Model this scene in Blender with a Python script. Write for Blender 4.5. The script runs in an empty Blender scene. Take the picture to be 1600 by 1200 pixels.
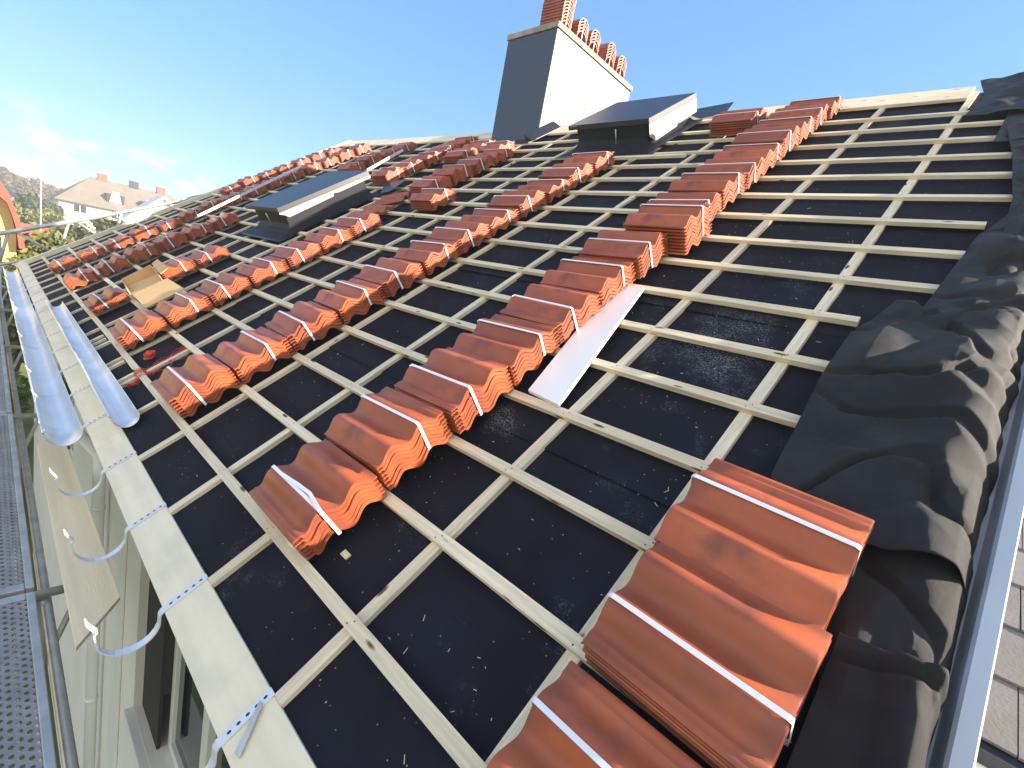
import bpy, bmesh, math, random
from mathutils import Vector, Matrix, noise
random.seed(7)
SC = bpy.context.scene
COL = SC.collection
PI = math.pi
A = math.radians(35); CA, SA = math.cos(A), math.sin(A)      # roof pitch

# ------------------------------------------------------------------ camera
cam_d = bpy.data.cameras.new("camera"); cam = bpy.data.objects.new("camera", cam_d); COL.objects.link(cam)
cam_d.sensor_width = 36.0; cam_d.lens = 753.09 / 1600 * 36
cam_d.clip_start = 0.02; cam_d.clip_end = 3000
_R = ((0.712046, 0.675779, 0.190560), (0.264854, -0.007160, -0.964262), (-0.650264, 0.737069, -0.184081))
_x = Vector(_R[0]); _y = Vector(_R[1]); _z = Vector(_R[2])     # image right, image down, forward (world)
m = Matrix((( _x[0], -_y[0], -_z[0]), (_x[1], -_y[1], -_z[1]), (_x[2], -_y[2], -_z[2]))).to_4x4()
m.translation = Vector((0.5334, -0.7653, 1.0966))
cam.matrix_world = m
SC.camera = cam

# ------------------------------------------------------------------ light
def roofdir(X, s, h):
    return Vector((X, s*CA - h*SA, s*SA + h*CA)).normalized()
SUN = roofdir(0.71, 0.65, 0.055)
elev = math.asin(SUN.z); az = math.atan2(SUN.x, SUN.y)
sd = bpy.data.lights.new("sun", 'SUN'); sd.energy = 5.0; sd.angle = math.radians(0.6); sd.color = (1.0, 0.86, 0.70)
so = bpy.data.objects.new("sun", sd); COL.objects.link(so)
so.rotation_euler = SUN.to_track_quat('Z', 'Y').to_euler(); so.location = (20, 10, 20)
W = bpy.data.worlds.new("World"); SC.world = W; W.use_nodes = True
nt = W.node_tree; nt.nodes.clear()
def nn(t, k, **kw):
    n = t.nodes.new(k)
    for a, b in kw.items(): setattr(n, a, b)
    return n
wo = nn(nt, 'ShaderNodeOutputWorld'); bg = nn(nt, 'ShaderNodeBackground'); sky = nn(nt, 'ShaderNodeTexSky')
sky.sky_type = 'NISHITA'; sky.sun_disc = False; sky.sun_elevation = elev; sky.sun_rotation = az
sky.air_density = 1.2; sky.dust_density = 0.6; sky.ozone_density = 2.0; sky.altitude = 50
bg.inputs[1].default_value = 0.125
tc = nn(nt, 'ShaderNodeTexCoord')
mp = nn(nt, 'ShaderNodeMapping'); mp.inputs['Scale'].default_value = (1, 1, 2.0)
cn = nn(nt, 'ShaderNodeTexNoise'); cn.inputs['Scale'].default_value = 9.0; cn.inputs['Detail'].default_value = 7; cn.inputs['Roughness'].default_value = 0.55
cr = nn(nt, 'ShaderNodeValToRGB'); cr.color_ramp.elements[0].position = 0.535; cr.color_ramp.elements[1].position = 0.62
sx = nn(nt, 'ShaderNodeSeparateXYZ')
band = nn(nt, 'ShaderNodeMapRange'); band.inputs['From Min'].default_value = 0.135; band.inputs['From Max'].default_value = 0.07
mul = nn(nt, 'ShaderNodeMath', operation='MULTIPLY'); mul2 = nn(nt, 'ShaderNodeMath', operation='MULTIPLY'); mul2.inputs[1].default_value = 0.85
mix = nn(nt, 'ShaderNodeMixRGB'); mix.inputs[2].default_value = (3.4, 3.4, 3.5, 1)
L = nt.links.new
L(tc.outputs['Generated'], mp.inputs[0]); L(mp.outputs[0], cn.inputs['Vector']); L(cn.outputs['Fac'], cr.inputs[0])
L(tc.outputs['Generated'], sx.inputs[0]); L(sx.outputs[2], band.inputs['Value'])
# broken white cloud added in the unseen sky behind the camera to warm shade
dt = nn(nt, 'ShaderNodeVectorMath', operation='DOT_PRODUCT'); dt.inputs[1].default_value = (0.66, -0.75, 0.0); L(tc.outputs['Generated'], dt.inputs[0])
bk = nn(nt, 'ShaderNodeMapRange'); bk.inputs['From Min'].default_value = 0.05; bk.inputs['From Max'].default_value = 0.35; L(dt.outputs['Value'], bk.inputs['Value'])
cn2 = nn(nt, 'ShaderNodeTexNoise'); cn2.inputs['Scale'].default_value = 2.6; cn2.inputs['Detail'].default_value = 6; L(tc.outputs['Generated'], cn2.inputs['Vector'])
cr2 = nn(nt, 'ShaderNodeMapRange'); cr2.inputs['From Min'].default_value = 0.36; cr2.inputs['From Max'].default_value = 0.5; L(cn2.outputs['Fac'], cr2.inputs['Value'])
mb2 = nn(nt, 'ShaderNodeMath', operation='MULTIPLY'); L(bk.outputs[0], mb2.inputs[0]); L(cr2.outputs[0], mb2.inputs[1])
mix2 = nn(nt, 'ShaderNodeMixRGB'); mix2.inputs[2].default_value = (3.9, 3.8, 3.65, 1); L(mb2.outputs[0], mix2.inputs[0])
L(cr.outputs[0], mul.inputs[0]); L(band.outputs[0], mul.inputs[1]); L(mul.outputs[0], mul2.inputs[0])
gm = nn(nt, 'ShaderNodeGamma'); gm.inputs[1].default_value = 0.45
tn = nn(nt, 'ShaderNodeMixRGB', blend_type='MULTIPLY'); tn.inputs[0].default_value = 1; tn.inputs[2].default_value = (0.95, 1.27, 1.66, 1)
hs = nn(nt, 'ShaderNodeHueSaturation'); hs.inputs['Saturation'].default_value = 1.65
L(sky.outputs[0], gm.inputs[0]); L(gm.outputs[0], hs.inputs['Color']); L(hs.outputs[0], tn.inputs[1]); L(tn.outputs[0], mix.inputs[1]); L(mul2.outputs[0], mix.inputs[0]); L(mix.outputs[0], mix2.inputs[1]); L(mix2.outputs[0], bg.inputs[0]); L(bg.outputs[0], wo.inputs[0])
vs = SC.view_settings
vs.view_transform = 'Standard'; vs.look = 'None'; vs.gamma = 1; vs.use_curve_mapping = False
vs.exposure = 1.5

# ------------------------------------------------------------------ helpers
def warp(X):
    return 1 + 0.0010 * X * X
def P(X, s, h):
    """roof coordinates (along eave, up the slope, above the batten tops) -> world"""
    if s > 0: s = s * warp(X)
    return Vector((X, s*CA - h*SA, s*SA + h*CA))
class MB:
    def __init__(s): s.v = []; s.f = []; s.sm = []; s.m1 = None
    def add(s, vs, fs, smooth=False):
        o = len(s.v); s.v += [tuple(a) for a in vs]
        for f in fs: s.f.append(tuple(o+i for i in f)); s.sm.append(smooth)
        return s
    def hexa(s, c):          # 8 corners: bottom 4 ccw, top 4 ccw
        return s.add(c, [(3,2,1,0),(4,5,6,7),(0,1,5,4),(1,2,6,5),(2,3,7,6),(3,0,4,7)])
    def box(s, x0, x1, y0, y1, z0, z1):
        return s.hexa([(x0,y0,z0),(x1,y0,z0),(x1,y1,z0),(x0,y1,z0),(x0,y0,z1),(x1,y0,z1),(x1,y1,z1),(x0,y1,z1)])
    def rbox(s, X0, X1, s0, s1, h0, h1):
        return s.hexa([P(*a) for a in [(X0,s0,h0),(X1,s0,h0),(X1,s1,h0),(X0,s1,h0),(X0,s0,h1),(X1,s0,h1),(X1,s1,h1),(X0,s1,h1)]])
    def prism(s, pts, a, b, fn):     # pts 2D outline; fn(p, t) -> 3D
        n = len(pts)
        s.add([fn(p, a) for p in pts] + [fn(p, b) for p in pts],
              [tuple(range(n-1, -1, -1)), tuple(range(n, 2*n))] + [(i, (i+1) % n, n+(i+1) % n, n+i) for i in range(n)])
        return s
    def tube(s, pts, r, n=8, cap=True, taper=None):
        pts = [Vector(p) for p in pts]; rings = []; up = Vector((0.13, 0.21, 1)).normalized()
        vs = []
        for i, p in enumerate(pts):
            d = (pts[min(i+1, len(pts)-1)] - pts[max(i-1, 0)]).normalized()
            a = d.cross(up)
            if a.length < 0.05: a = d.cross(Vector((1, 0, 0)))
            a.normalize(); b = d.cross(a)
            rr = r if taper is None else taper[i]
            for k in range(n):
                t = 2*PI*k/n; vs.append(p + (a*math.cos(t) + b*math.sin(t))*rr)
        fs = []
        for i in range(len(pts)-1):
            for k in range(n):
                fs.append((i*n+k, i*n+(k+1) % n, (i+1)*n+(k+1) % n, (i+1)*n+k))
        s.add(vs, fs, True)
        if cap:
            o = len(s.v) - len(vs)
            s.f.append(tuple(o+k for k in range(n-1, -1, -1))); s.sm.append(False)
            s.f.append(tuple(o+(len(pts)-1)*n+k for k in range(n))); s.sm.append(False)
        return s
    def grid(s, fn, nu, nv, smooth=True):
        vs = [fn(i/nu, j/nv) for j in range(nv+1) for i in range(nu+1)]
        fs = [(j*(nu+1)+i, j*(nu+1)+i+1, (j+1)*(nu+1)+i+1, (j+1)*(nu+1)+i) for j in range(nv) for i in range(nu)]
        return s.add(vs, fs, smooth)
    def mesh(s, name, mat):
        me = bpy.data.meshes.new(name); me.from_pydata(s.v, [], s.f)
        me.polygons.foreach_set('use_smooth', s.sm); me.materials.append(mat)
        if s.m1:
            me.materials.append(s.m1[1])
            for i in range(s.m1[0], len(s.f)): me.polygons[i].material_index = 1
        me.update()
        bm = bmesh.new(); bm.from_mesh(me); bmesh.ops.recalc_face_normals(bm, faces=bm.faces); bm.to_mesh(me); bm.free()
        return me
    def build(s, name, mat, parent=None, bevel=0, solid=0):
        return link(name, s.mesh(name, mat), parent, bevel, solid)
def link(name, me, parent=None, bevel=0, solid=0, raw=False):
    o = bpy.data.objects.new(name, me); COL.objects.link(o)
    if parent:
        o.parent = parent
        if not raw:
            p = parent; off = Vector((0, 0, 0))
            while p: off += p.location; p = p.parent
            o.location = -off
    if solid:
        md = o.modifiers.new('solid', 'SOLIDIFY'); md.thickness = solid; md.offset = 0
    if bevel:
        md = o.modifiers.new('bevel', 'BEVEL'); md.width = bevel; md.segments = 2; md.limit_method = 'ANGLE'
    return o
def tag(o, label=None, cat=None, group=None, kind=None):
    if label: o['label'] = label
    if cat: o['category'] = cat
    if group: o['group'] = group
    if kind: o['kind'] = kind
    return o
def empty(name, loc, label=None, cat=None, group=None):
    o = bpy.data.objects.new(name, None); COL.objects.link(o); o.location = loc; o.empty_display_size = 0.2
    return tag(o, label, cat, group)

# ------------------------------------------------------------------ materials
def mat(name, col, rough=0.7, metal=0.0, spec=0.5, var=0.12, vscale=3.0, bump=0.0, bscale=60.0, stretch=(1,1,1), rand=0.0, detail=5, col2=None, c2scale=8, c2pos=(0.55, 0.7)):
    mt = bpy.data.materials.new(name); mt.use_nodes = True; t = mt.node_tree
    b = t.nodes['Principled BSDF']; b.inputs['Roughness'].default_value = rough; b.inputs['Metallic'].default_value = metal
    b.inputs['Specular IOR Level'].default_value = spec
    tc = nn(t, 'ShaderNodeTexCoord'); mp = nn(t, 'ShaderNodeMapping'); mp.inputs['Scale'].default_value = stretch
    t.links.new(tc.outputs['Object'], mp.inputs[0])
    n1 = nn(t, 'ShaderNodeTexNoise'); n1.inputs['Scale'].default_value = vscale; n1.inputs['Detail'].default_value = detail
    t.links.new(mp.outputs[0], n1.inputs['Vector'])
    r = nn(t, 'ShaderNodeMapRange'); r.inputs['From Min'].default_value = 0.3; r.inputs['From Max'].default_value = 0.7
    r.inputs['To Min'].default_value = 1-var; r.inputs['To Max'].default_value = 1+var
    t.links.new(n1.outputs['Fac'], r.inputs['Value'])
    hv = nn(t, 'ShaderNodeHueSaturation'); hv.inputs['Color'].default_value = (*col, 1)
    src = r.outputs[0]
    if rand:
        oi = nn(t, 'ShaderNodeObjectInfo'); rr = nn(t, 'ShaderNodeMapRange'); rr.inputs['To Min'].default_value = 1-rand; rr.inputs['To Max'].default_value = 1+rand
        t.links.new(oi.outputs['Random'], rr.inputs['Value']); mm = nn(t, 'ShaderNodeMath', operation='MULTIPLY')
        t.links.new(src, mm.inputs[0]); t.links.new(rr.outputs[0], mm.inputs[1]); src = mm.outputs[0]
    t.links.new(src, hv.inputs['Value'])
    out = hv.outputs[0]
    if col2:
        n3 = nn(t, 'ShaderNodeTexNoise'); n3.inputs['Scale'].default_value = c2scale; n3.inputs['Detail'].default_value = 6
        t.links.new(tc.outputs['Object'], n3.inputs['Vector'])
        rp = nn(t, 'ShaderNodeMapRange'); rp.inputs['From Min'].default_value = c2pos[0]; rp.inputs['From Max'].default_value = c2pos[1]
        t.links.new(n3.outputs['Fac'], rp.inputs['Value'])
        mx = nn(t, 'ShaderNodeMixRGB'); mx.inputs[2].default_value = (*col2, 1)
        t.links.new(rp.outputs[0], mx.inputs[0]); t.links.new(out, mx.inputs[1]); out = mx.outputs[0]
    t.links.new(out, b.inputs['Base Color'])
    if bump:
        n2 = nn(t, 'ShaderNodeTexNoise'); n2.inputs['Scale'].default_value = bscale; n2.inputs['Detail'].default_value = 4
        t.links.new(mp.outputs[0], n2.inputs['Vector'])
        bp = nn(t, 'ShaderNodeBump'); bp.inputs['Strength'].default_value = bump; bp.inputs['Distance'].default_value = 0.01
        t.links.new(n2.outputs['Fac'], bp.inputs['Height']); t.links.new(bp.outputs[0], b.inputs['Normal'])
    return mt
def wood(name, col, axis):
    """sawn spruce: grain along axis ('x' or 's'), knots, grey stains"""
    st = (1.2, 26, 26) if axis == 'x' else (26, 1.6, 1.6)
    mt = mat(name, col, rough=0.75, spec=0.25, var=0.17, vscale=3.0, stretch=st, bump=0.5, bscale=14, col2=(col[0]*0.80, col[1]*0.79, col[2]*0.76), c2scale=1.7, c2pos=(0.5, 0.8), rand=0.11)
    t = mt.node_tree; b = t.nodes['Principled BSDF']
    src = b.inputs['Base Color'].links[0].from_socket
    tc = nn(t, 'ShaderNodeTexCoord'); mp = nn(t, 'ShaderNodeMapping'); mp.inputs['Scale'].default_value = (2.4, 9, 9) if axis == 'x' else (9, 2.9, 2.9)
    vo = nn(t, 'ShaderNodeTexVoronoi'); vo.inputs['Scale'].default_value = 1.5; vo.inputs['Randomness'].default_value = 1
    rp = nn(t, 'ShaderNodeMapRange'); rp.inputs['From Min'].default_value = 0.13; rp.inputs['From Max'].default_value = 0.07
    mx = nn(t, 'ShaderNodeMixRGB'); mx.inputs[2].default_value = (0.16, 0.085, 0.035, 1)
    t.links.new(tc.outputs['Object'], mp.inputs[0]); t.links.new(mp.outputs[0], vo.inputs['Vector']); t.links.new(vo.outputs['Distance'], rp.inputs['Value'])
    t.links.new(rp.outputs[0], mx.inputs[0]); t.links.new(src, mx.inputs[1]); t.links.new(mx.outputs[0], b.inputs['Base Color'])
    return mt
def felt(name, base, dust):
    """black underlay felt: fine fibre bump, pale sawdust specks and dusty smears"""
    mt = mat(name, base, rough=0.8, spec=0.15, var=0.35, vscale=2.2, bump=0.25, bscale=170)
    t = mt.node_tree; b = t.nodes['Principled BSDF']; src = b.inputs['Base Color'].links[0].from_socket
    tc = nn(t, 'ShaderNodeTexCoord')
    vo = nn(t, 'ShaderNodeTexVoronoi'); vo.inputs['Scale'].default_value = 34; t.links.new(tc.outputs['Object'], vo.inputs['Vector'])
    th = nn(t, 'ShaderNodeMapRange'); th.inputs['From Min'].default_value = 0.085; th.inputs['From Max'].default_value = 0.05; t.links.new(vo.outputs['Distance'], th.inputs['Value'])
    sc = nn(t, 'ShaderNodeSeparateColor'); t.links.new(vo.outputs['Color'], sc.inputs[0])
    gt = nn(t, 'ShaderNodeMath', operation='GREATER_THAN'); gt.inputs[1].default_value = 0.5; t.links.new(sc.outputs[0], gt.inputs[0])
    m1 = nn(t, 'ShaderNodeMath', operation='MULTIPLY'); t.links.new(th.outputs[0], m1.inputs[0]); t.links.new(gt.outputs[0], m1.inputs[1])
    n2 = nn(t, 'ShaderNodeTexNoise'); n2.inputs['Scale'].default_value = 4.5; n2.inputs['Detail'].default_value = 9; n2.inputs['Roughness'].default_value = 0.6; t.links.new(tc.outputs['Object'], n2.inputs['Vector'])
    n3 = nn(t, 'ShaderNodeTexNoise'); n3.inputs['Scale'].default_value = 120; n3.inputs['Detail'].default_value = 6; t.links.new(tc.outputs['Object'], n3.inputs['Vector'])
    r3 = nn(t, 'ShaderNodeMapRange'); r3.inputs['From Min'].default_value = 0.47; r3.inputs['From Max'].default_value = 0.62; t.links.new(n3.outputs['Fac'], r3.inputs['Value'])
    add = n2.outputs['Fac']
    for (X, s, rad, amt) in dust:
        c = P(X, s, -0.05)
        g = nn(t, 'ShaderNodeVectorMath', operation='DISTANCE'); g.inputs[1].default_value = tuple(c); t.links.new(tc.outputs['Object'], g.inputs[0])
        rg = nn(t, 'ShaderNodeMapRange'); rg.interpolation_type = 'SMOOTHSTEP'; rg.inputs['From Min'].default_value = rad; rg.inputs['From Max'].default_value = 0; rg.inputs['To Max'].default_value = amt; t.links.new(g.outputs['Value'], rg.inputs['Value'])
        ad = nn(t, 'ShaderNodeMath', operation='ADD'); t.links.new(add, ad.inputs[0]); t.links.new(rg.outputs[0], ad.inputs[1]); add = ad.outputs[0]
    r2 = nn(t, 'ShaderNodeMapRange'); r2.inputs['From Min'].default_value = 0.61; r2.inputs['From Max'].default_value = 0.92; t.links.new(add, r2.inputs['Value'])
    m2 = nn(t, 'ShaderNodeMath', operation='MULTIPLY'); t.links.new(r2.outputs[0], m2.inputs[0]); t.links.new(r3.outputs[0], m2.inputs[1])
    m3 = nn(t, 'ShaderNodeMath', operation='MULTIPLY'); m3.inputs[1].default_value = 0.9; t.links.new(m2.outputs[0], m3.inputs[0]); m3.use_clamp = True
    x1 = nn(t, 'ShaderNodeMixRGB'); x1.inputs[2].default_value = (0.22, 0.24, 0.26, 1); t.links.new(m3.outputs[0], x1.inputs[0]); t.links.new(src, x1.inputs[1])
    x2 = nn(t, 'ShaderNodeMixRGB'); x2.inputs[2].default_value = (0.42, 0.38, 0.28, 1); t.links.new(m1.outputs[0], x2.inputs[0]); t.links.new(x1.outputs[0], x2.inputs[1])
    t.links.new(x2.outputs[0], b.inputs['Base Color'])
    return mt
def emit_nothing(): pass

M = {}
M['tile'] = mat('tile', (0.38, 0.092, 0.034), rough=0.44, spec=0.5, var=0.22, vscale=4, bump=0.10, bscale=300, stretch=(0.8, 2.4, 2.4), rand=0.17, col2=(0.25, 0.066, 0.036), c2scale=7)
M['strap'] = mat('strap', (0.82, 0.83, 0.88), rough=0.35, var=0.03)
M['batten'] = wood('batten', (0.88, 0.755, 0.53), 'x')
M['counter'] = wood('counter', (0.82, 0.71, 0.51), 's')
M['eaveboard'] = mat('eaveboard', (0.84, 0.75, 0.55), rough=0.5, spec=0.4, var=0.08, vscale=2, stretch=(1,8,8), bump=0.12, bscale=30, col2=(0.5, 0.47, 0.36), c2scale=2.2, c2pos=(0.5, 0.8))
M['felt'] = felt('felt', (0.011, 0.012, 0.020), [(-0.32, 1.98, 0.42, 0.26), (-0.25, 1.58, 0.35, 0.16), (-1.0, 0.72, 0.25, 0.12), (-0.85, 0.45, 0.22, 0.10), (-0.88, 1.0, 0.14, 0.22), (-1.3, -0.15, 0.35, 0.15), (-0.35, 2.6, 0.4, 0.08)])
M['flap'] = mat('flap', (0.013, 0.013, 0.016), rough=0.62, spec=0.3, var=0.25, vscale=3, bump=0.45, bscale=260, stretch=(0.7, 5, 5), col2=(0.030, 0.029, 0.030), c2scale=5, c2pos=(0.5, 0.75))
_b = M['flap'].node_tree.nodes['Principled BSDF']; _b.inputs['Sheen Weight'].default_value = 0.07; _b.inputs['Sheen Roughness'].default_value = 0.35; _b.inputs['Sheen Tint'].default_value = (0.9, 0.95, 0.75, 1)
M['darkmetal'] = mat('darkmetal', (0.012, 0.017, 0.032), rough=0.42, spec=0.7, var=0.10, vscale=1.3, bump=0.03, bscale=8)
M['darkmetal'].node_tree.nodes['Principled BSDF'].inputs['IOR'].default_value = 1.55
M['gable'] = mat('gable', (0.50, 0.54, 0.60), rough=0.35, var=0.05, spec=0.7)
M['zinc'] = mat('zinc', (0.80, 0.82, 0.83), rough=0.36, metal=0.55, var=0.08, vscale=3, bump=0.10, bscale=7, col2=(0.62, 0.65, 0.67), c2scale=4)
M['bracket'] = mat('bracket', (0.74, 0.76, 0.79), rough=0.4, metal=0.3, var=0.06)
M['galv'] = mat('galv', (0.52, 0.51, 0.49), rough=0.5, metal=0.55, var=0.18, vscale=9, bump=0.06, bscale=30)
M['white'] = mat('white', (0.80, 0.80, 0.79), rough=0.4, var=0.03)
M['panel'] = mat('panel', (0.78, 0.80, 0.83), rough=0.3, var=0.02)
M['render'] = mat('render', (0.72, 0.70, 0.64), rough=0.85, var=0.06, vscale=1.2, bump=0.2, bscale=90)
M['darkopen'] = mat('darkopen', (0.03, 0.025, 0.025), rough=0.8)
M['glass'] = mat('glass', (0.02, 0.025, 0.03), rough=0.05, spec=0.8, var=0.0)
M['frame'] = mat('frame', (0.74, 0.75, 0.70), rough=0.45, var=0.03)
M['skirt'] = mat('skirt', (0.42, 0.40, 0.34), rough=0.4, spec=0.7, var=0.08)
M['clad'] = mat('clad', (0.008, 0.012, 0.026), rough=0.40, spec=1.0, var=0.10, vscale=1.3, bump=0.04, bscale=6)
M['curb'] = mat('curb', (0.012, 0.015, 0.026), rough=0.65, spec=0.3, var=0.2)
M['conc'] = mat('conc', (0.36, 0.32, 0.26), rough=0.85, var=0.25, vscale=6, bump=0.3, bscale=60)
M['card'] = mat('card', (0.68, 0.45, 0.21), rough=0.8, var=0.05, vscale=4)
M['red'] = mat('red', (0.75, 0.07, 0.03), rough=0.6, var=0.1)
M['slate'] = mat('slate', (0.13, 0.13, 0.145), rough=0.7, spec=0.4, var=0.14, vscale=4, bump=0.3, bscale=60, rand=0.12, col2=(0.11, 0.115, 0.11), c2scale=3)
M['nail'] = mat('nail', (0.05, 0.045, 0.04), rough=0.5)
M['plank'] = mat('plank', (0.90, 0.79, 0.55), rough=0.6, var=0.08, vscale=2, stretch=(0.6, 9, 9), bump=0.15, bscale=20)

# ================================================================== THE HOUSE
XE, XW = 0.68, -13.05          # gable nearest the camera, far verge
RIDGE = 6.34
house = empty('house', (-6.2, 5.2, -6.5), 'white rendered house whose open roof carries battens, tile bundles and a dark chimney', 'house')

# roof slope: black underlay in lapped strips
strips = [(-0.30, 1.0), (0.93, 2.2), (2.12, 3.4), (3.32, 4.6), (4.52, 5.8), (5.72, RIDGE)]
for k, (a, b) in enumerate(strips):
    mb = MB()
    def fn(u, v, a=a, b=b):
        X = XE - 0.01 + (XW - XE + 0.02)*u; s = a + (b-a)*v
        h = -0.051 + 0.008*(1-v)**3 + 0.004*(0.5-abs(noise.noise(Vector((X*0.9+s, s*2.2-X*0.4, k))))) + 0.001*(1-v) + 0.0035*(noise.noise(Vector((X*1.7, s*5, k*3))) ) + 0.002*noise.noise(Vector((X*6, s*9, 1)))
        return P(X, s, h)
    mb.grid(fn, 170, 14); mb.build('roof_underlay', M['felt'], house)
mb = MB()     # boarding under the felt and the far slope
yr, zr = RIDGE*CA, RIDGE*SA
n = 14
for i in range(n):
    Xa = XE + (XW-XE)*i/n; Xb = XE + (XW-XE)*(i+1)/n
    mb.hexa([P(Xa,-0.42,-0.085), P(Xb,-0.42,-0.085), P(Xb,RIDGE,-0.085), P(Xa,RIDGE,-0.085), P(Xa,-0.42,-0.058), P(Xb,-0.42,-0.058), P(Xb,RIDGE,-0.058), P(Xa,RIDGE,-0.058)])
mb.build('roof_boarding', M['counter'], house)
mb = MB()
for i in range(n):
    Xa = XE + (XW-XE)*i/n; Xb = XE + (XW-XE)*(i+1)/n
    ta, tb = P(Xa, RIDGE, -0.05), P(Xb, RIDGE, -0.05)
    ba, bb = Vector((Xa, 2*yr+0.3, -0.2)), Vector((Xb, 2*yr+0.3, -0.2)); d = Vector((0, 0, -0.05))
    mb.hexa([ba+d, bb+d, tb+d, ta+d, ba, bb, tb, ta])
mb.build('rear_slope', M['felt'], house)

# counter battens
Cs = [0.0, -0.611, -1.262, -1.868, -2.539] + [-3.16 - 0.625*i for i in range(16)]
mbs = []
for X in Cs + [0.55]:
    x = X + random.uniform(-0.006, 0.006); mb = MB()
    n = 8
    for i in range(n):
        a = -0.265 + (RIDGE-0.03+0.265)*i/n; b = -0.265 + (RIDGE-0.03+0.265)*(i+1)/n
        if x > 0.5 and (i > 6): continue
        mb.rbox(x-0.023, x+0.023, a, b-0.0006, -0.049, -0.0245)
    mb.build('counter_batten', M['counter'], house)
# tile battens
ends = {0:0.52,1:0.47,2:0.50,3:0.12,4:0.175,5:0.18,6:0.17,7:0.41,8:0.41,9:0.44,10:0.50,11:0.49,12:0.42,13:0.37,14:0.34,15:0.09}
V = [0.0, 0.373, 0.743, 1.114, 1.481, 1.840, 2.208, 2.585, 2.950, 3.320, 3.706, 4.070, 4.438, 4.820, 5.200, 5.553]
for b, v in enumerate(V):
    mb = MB(); X0 = ends[b]; n = 26; w0 = 0.0225; pts = []
    ph = random.uniform(0, 9)
    prev = None; vs = []; fs = []
    for i in range(n+1):
        X = X0 + (XW + 0.1 - X0)*i/n
        c = v + 0.004*math.sin(X*1.1+ph); hh = 0.0015*math.sin(X*2.3+ph)
        vs += [P(X, c-w0, -0.0242), P(X, c+w0, -0.0242), P(X, c+w0, hh), P(X, c-w0, hh)]
    for i in range(n):
        o = 4*i
        for k in range(4): fs.append((o+k, o+(k+1) % 4, o+4+(k+1) % 4, o+4+k))
    fs += [(0,1,2,3), (4*n+3,4*n+2,4*n+1,4*n)]
    mb.add(vs, fs); mb.m1 = (len(mb.f), M['nail'])
    for X in Cs[:9]:
        if X > X0 - 0.02: continue
        for dx, dv in ((0.008, 0.009), (-0.009, -0.010)):
            c = P(X+dx, v + 0.004*math.sin(X*1.1+ph) + dv, 0.0015*math.sin(X*2.3+ph) + 0.0006); r_ = 0.0032
            mb.add([c + Vector((math.cos(t*PI/3)*r_, math.sin(t*PI/3)*r_*CA, math.sin(t*PI/3)*r_*SA)) for t in range(6)], [(0,1,2,3,4,5)])
    mb.build('tile_batten', M['batten'], house)
# nail heads on the near crossings
# ridge board
mb = MB(); n = 20
for i in range(n):
    Xa = -0.02 + (XW+0.02)*i/n; Xb = -0.02 + (XW+0.02)*(i+1)/n
    mb.rbox(Xa, Xb+0.0005, 5.98, RIDGE+0.03, -0.024, 0.002)
mb.build('ridge_board', M['batten'], house)
mb = MB()
for i in range(n):
    Xa = -0.02 + (XW+0.02)*i/n; Xb = -0.02 + (XW+0.02)*(i+1)/n
    a, b2 = P(Xa, RIDGE, 0.0), P(Xb, RIDGE, 0.0)
    d1, d2, d3 = Vector((0, 0.05, -0.12)), Vector((0, 0.08, -0.12)), Vector((0, 0.03, 0))
    mb.hexa([a+d1, b2+d1, b2+d2, a+d2, a+Vector((0,.028,0)), b2+Vector((0,.028,0)), b2+Vector((0,.06,0)), a+Vector((0,.06,0))])
mb.build('ridge_plank', M['batten'], house)

# eave board + fascia
mb = MB(); n = 30
segs = [(XE, -2.95), (-2.955, -6.8), (-6.805, -10.4), (-10.405, XW)]
for (a, b) in segs: mb.rbox(a, b, -0.428, -0.266, -0.055, -0.030)
mb.build('eave_board', M['eaveboard'], house, bevel=0.003)
e = P(0, -0.40, -0.056)
mb = MB(); mb.box(XW, XE, e.y, e.y+0.022, e.z-0.05, e.z+0.006); mb.build('fascia', M['darkopen'], house)
mb = MB(); mb.box(XW, XE, e.y+0.023, -0.06, e.z-0.06, e.z-0.045); mb.build('soffit', M['darkopen'], house)

# gutter brackets
HX = [-0.02, -0.655, -1.30, -1.945, -2.635, -3.40] + [-3.40-0.72*i for i in range(1, 13)]
def strip_sweep(mb, path, X, wdt, th):
    """path: (y,z) list; strap of width wdt along X"""
    n = len(path); vs = []
    for i in range(n):
        a = Vector(path[max(i-1, 0)]); b = Vector(path[min(i+1, n-1)]); d = (b-a).normalized(); nr = Vector((-d.y, d.x))*th/2
        p = Vector(path[i])
        for (q, xx) in ((p-nr, X-wdt/2), (p-nr, X+wdt/2), (p+nr, X+wdt/2), (p+nr, X-wdt/2)): vs.append((xx, q.x, q.y))
    fs = []
    for i in range(n-1):
        o = 4*i
        for k in range(4): fs.append((o+k, o+(k+1) % 4, o+4+(k+1) % 4, o+4+k))
    fs += [(3,2,1,0), (4*n-4, 4*n-3, 4*n-2, 4*n-1)]
    mb.add(vs, fs)
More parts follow.
